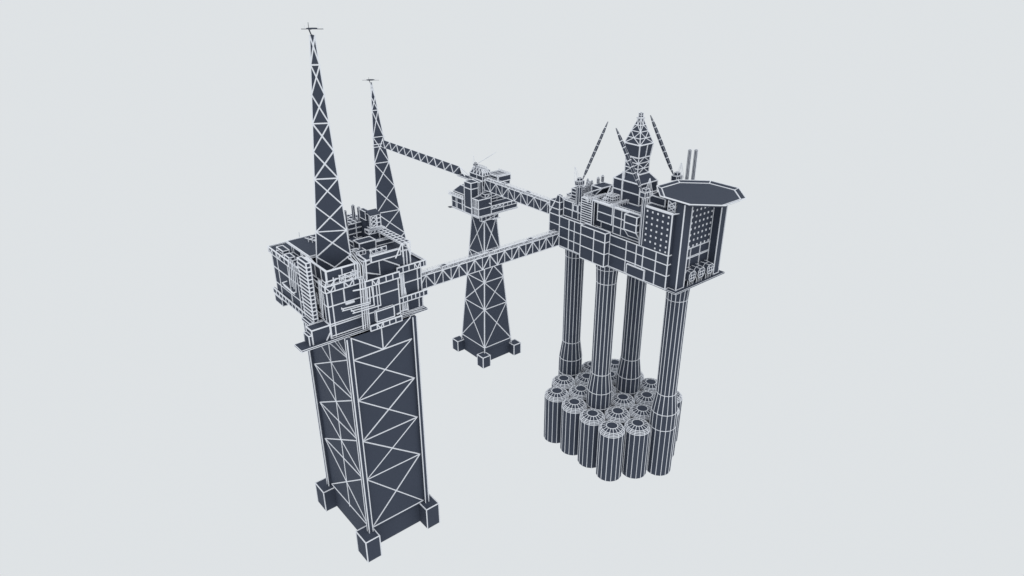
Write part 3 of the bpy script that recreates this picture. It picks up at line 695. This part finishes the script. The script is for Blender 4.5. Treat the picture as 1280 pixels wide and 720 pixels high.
M().tube(at(777.3, 250.8, z=zu+.3), at(777.3, 250.8, z=zu+.3)+np.array([0, 0, 17.2]), .95, 1, 8).done('vent_pipe', CP)
m = M(); zh = 180.5; f = at(752.4, 235.5, z=zh); l = at(739.8, 231.6, z=zh); x0, y0, y1 = float(f[0]), float(f[1]), float(l[1])
m.hull([[(x0, y0, zh), (x0+10, y0, zh), (x0+10, y1, zh), (x0, y1, zh)], [(x0, y1-3, zu+.1), (x0+10, y1-3, zu+.1), (x0+10, y1, zu+.1), (x0, y1, zu+.1)]], .4)
m.tube((x0, y0, zh), (x0-3.5, y1+3, zu+.2), .36); m.tube((x0+7, y0-.4, zh), (x0+2, y0-2, zu+1), .4); m.tube((x0, y0-6, zh-3), (x0+6, y0-4, zh), .4)
m.box(x0+2, x0+10, y0-9, y0-3, zu+.1, zu+3, r=.36, xs=(x0+6,)); m.done('pipe_deck_house', CP)
for i, (a, b, c) in enumerate(((733.8, 224, 243), (736, 227, 244), (739, 226, 242), (731.5, 232, 245), (734.8, 229, 246), (729, 234, 248), (747.6, 221.5, 229), (753, 219, 227))):
    p_ = at(a, c, z=zl+.3 if i < 6 else 180.8); hgt = (c-b)*float((p_-CAM)@FWD)/FPX*1.08
    M().cyl(p_, [(.85, p_[2]), (.85, p_[2]+hgt*.8), (.35, p_[2]+hgt)], 6, .16, (1, 2)).done('vent_stack', CP)
m = M(); p_ = at(715.8, 247.5, z=zl+.2); m.box(float(p_[0]), float(p_[0])+4, float(p_[1])-3, float(p_[1])+1, zl+.2, zl+6.4, zs=(zl+2.2, zl+4.3), r=.34); m.box(float(p_[0])+1, float(p_[0])+14, float(p_[1])+2, float(p_[1])+6, zl+.2, zl+1.4, r=.3)
m.done('pump_skid', CP)
for a in ((858, 229.5, 862.2, 187), (866, 229.5, 869.5, 187)):
    p_ = at(a[0], a[1], z=182); 
    fx_, fy_ = 323.4+(a[0]-858)*.7, 0
    g = at(a[0], 233, x=fx_); zz0 = float(g[2]); t_ = at(a[2], a[3], x=fx_)
    M().cyl((fx_, float((g[1]+t_[1])/2)), [(.95, zt+.2), (.95, float(t_[2]))], 8, .16, (1,)).done('exhaust_stack', CP)

# lifeboats
for i, (x, lab) in enumerate(((292.6, 'caged lifeboat on stilts nearest the left corner pier of the quarters'), (300.6, 'caged lifeboat on stilts, middle of the three under the window wall'), (308.9, 'caged lifeboat on stilts beside the right corner pier of the quarters'))):
    th = thing('lifeboat', lab, 'lifeboat', (x+2.6, 203.5, ZD+.3), 'lifeboats at the foot of the quarters')
    y0 = 200.9
    m = M(); w = 6.2; zb, ztp = 142.6, 148.3
    def oc(y, k): 
        c = np.array([x+w/2, (zb+ztp)/2]); return [np.array([c[0]+(a_)*w/2*k, y, c[1]+b_*(ztp-zb)/2*k]) for a_, b_ in ((-1, -.45), (-.55, -1), (.55, -1), (1, -.45), (1, .45), (.55, 1), (-.55, 1), (-1, .45))]
    m.hull([oc(y0, .94), oc(y0+2.8, 1), oc(y0+4.2, 1), oc(y0+5.6, 1)]); [m.poly([tuple(v_) for v_ in oc(y_, k_)], .2, True) for y_, k_ in ((y0, .94), (y0+2.8, 1.0))]; [m.tube(oc(y0, .94)[i_], oc(y0+2.8, 1)[i_], .2) for i_ in (3, 4, 5, 6)]; [m.tube(oc(y0+2.8, 1)[i_], oc(y0+5.6, 1)[i_], .2) for i_ in (5, 6)]
    for f_ in (-.3, .3): m.tube((x+w/2+f_*w*.6, y0-.05, zb+.8), (x+w/2+f_*w*.6, y0-.05, ztp-.8), .18)
    for f_ in (.32, .62): m.tube((x+w*.14, y0-.05, zb+(ztp-zb)*f_), (x+w*.86, y0-.05, zb+(ztp-zb)*f_), .18)
    m.done('hull', th)
    for xx in (x+.7, x+2.3, x+3.9, x+5.5): M().tube((xx, y0+1, ZD+.3), (xx, y0+1, zb+.4), .2).done('stilt', th)

# ---- cranes
f1 = at(723, 252, z=zl+.3); f1 = (float(f1[0]), float(f1[1]), zl+.3)
def along_z(px, py, ref): 
    """height at which the upright line through ref crosses image row py"""
    lo_, hi_ = -20, 290
    for _ in range(40):
        md = (lo_+hi_)/2; q = np.array([ref[0], ref[1], md])-CAM; y_ = 360-FPX*float(q@UPV)/float(q@FWD)
        if y_ > py: lo_ = md
        else: hi_ = md
    return (lo_+hi_)/2
f1 = (284.6, ay(723.6, 252, x=284.6), zl); zc1 = along_z(0, 231, f1)
crane('pedestal crane at the far left end of the concrete platform, boom leaning right', f1, zc1, atd(760, 152, (*f1[:2], 190)), atd(718.8, 208.5, (*f1[:2], 190)), 1.9, 1.3, .95)
f2 = (281.2, ay(802, 300, x=281.2), 160); zc2_ = along_z(0, 246, f2)
crane('pedestal crane in front of the derrick, beside the quarters windows, boom leaning left', f2, zc2_, atd(770, 160, (*f2[:2], 195)), atd(812.5, 223, (*f2[:2], 190)), 1.5, 1.6, 1.05)
f3 = (325.2, ay(844.5, 236, x=325.2), 160); zc3 = along_z(0, 225.4, f3)
crane('pedestal crane behind the helideck, boom leaning left over the derrick side', f3, zc3, atd(813, 144, (*f3[:2], 190)), atd(852, 203.5, (*f3[:2], 190)), 1.2, 1.6, 1.1)
f4 = at(594.5, 208.5, z=156); f4 = (float(f4[0]), float(f4[1]), 155.2)
crane('tiny thin crane on top of the small platform', f4, 157, atd(621, 189.5, (*f4[:2], 160)), atd(592, 194, (*f4[:2], 160)), .6, .5, .6)
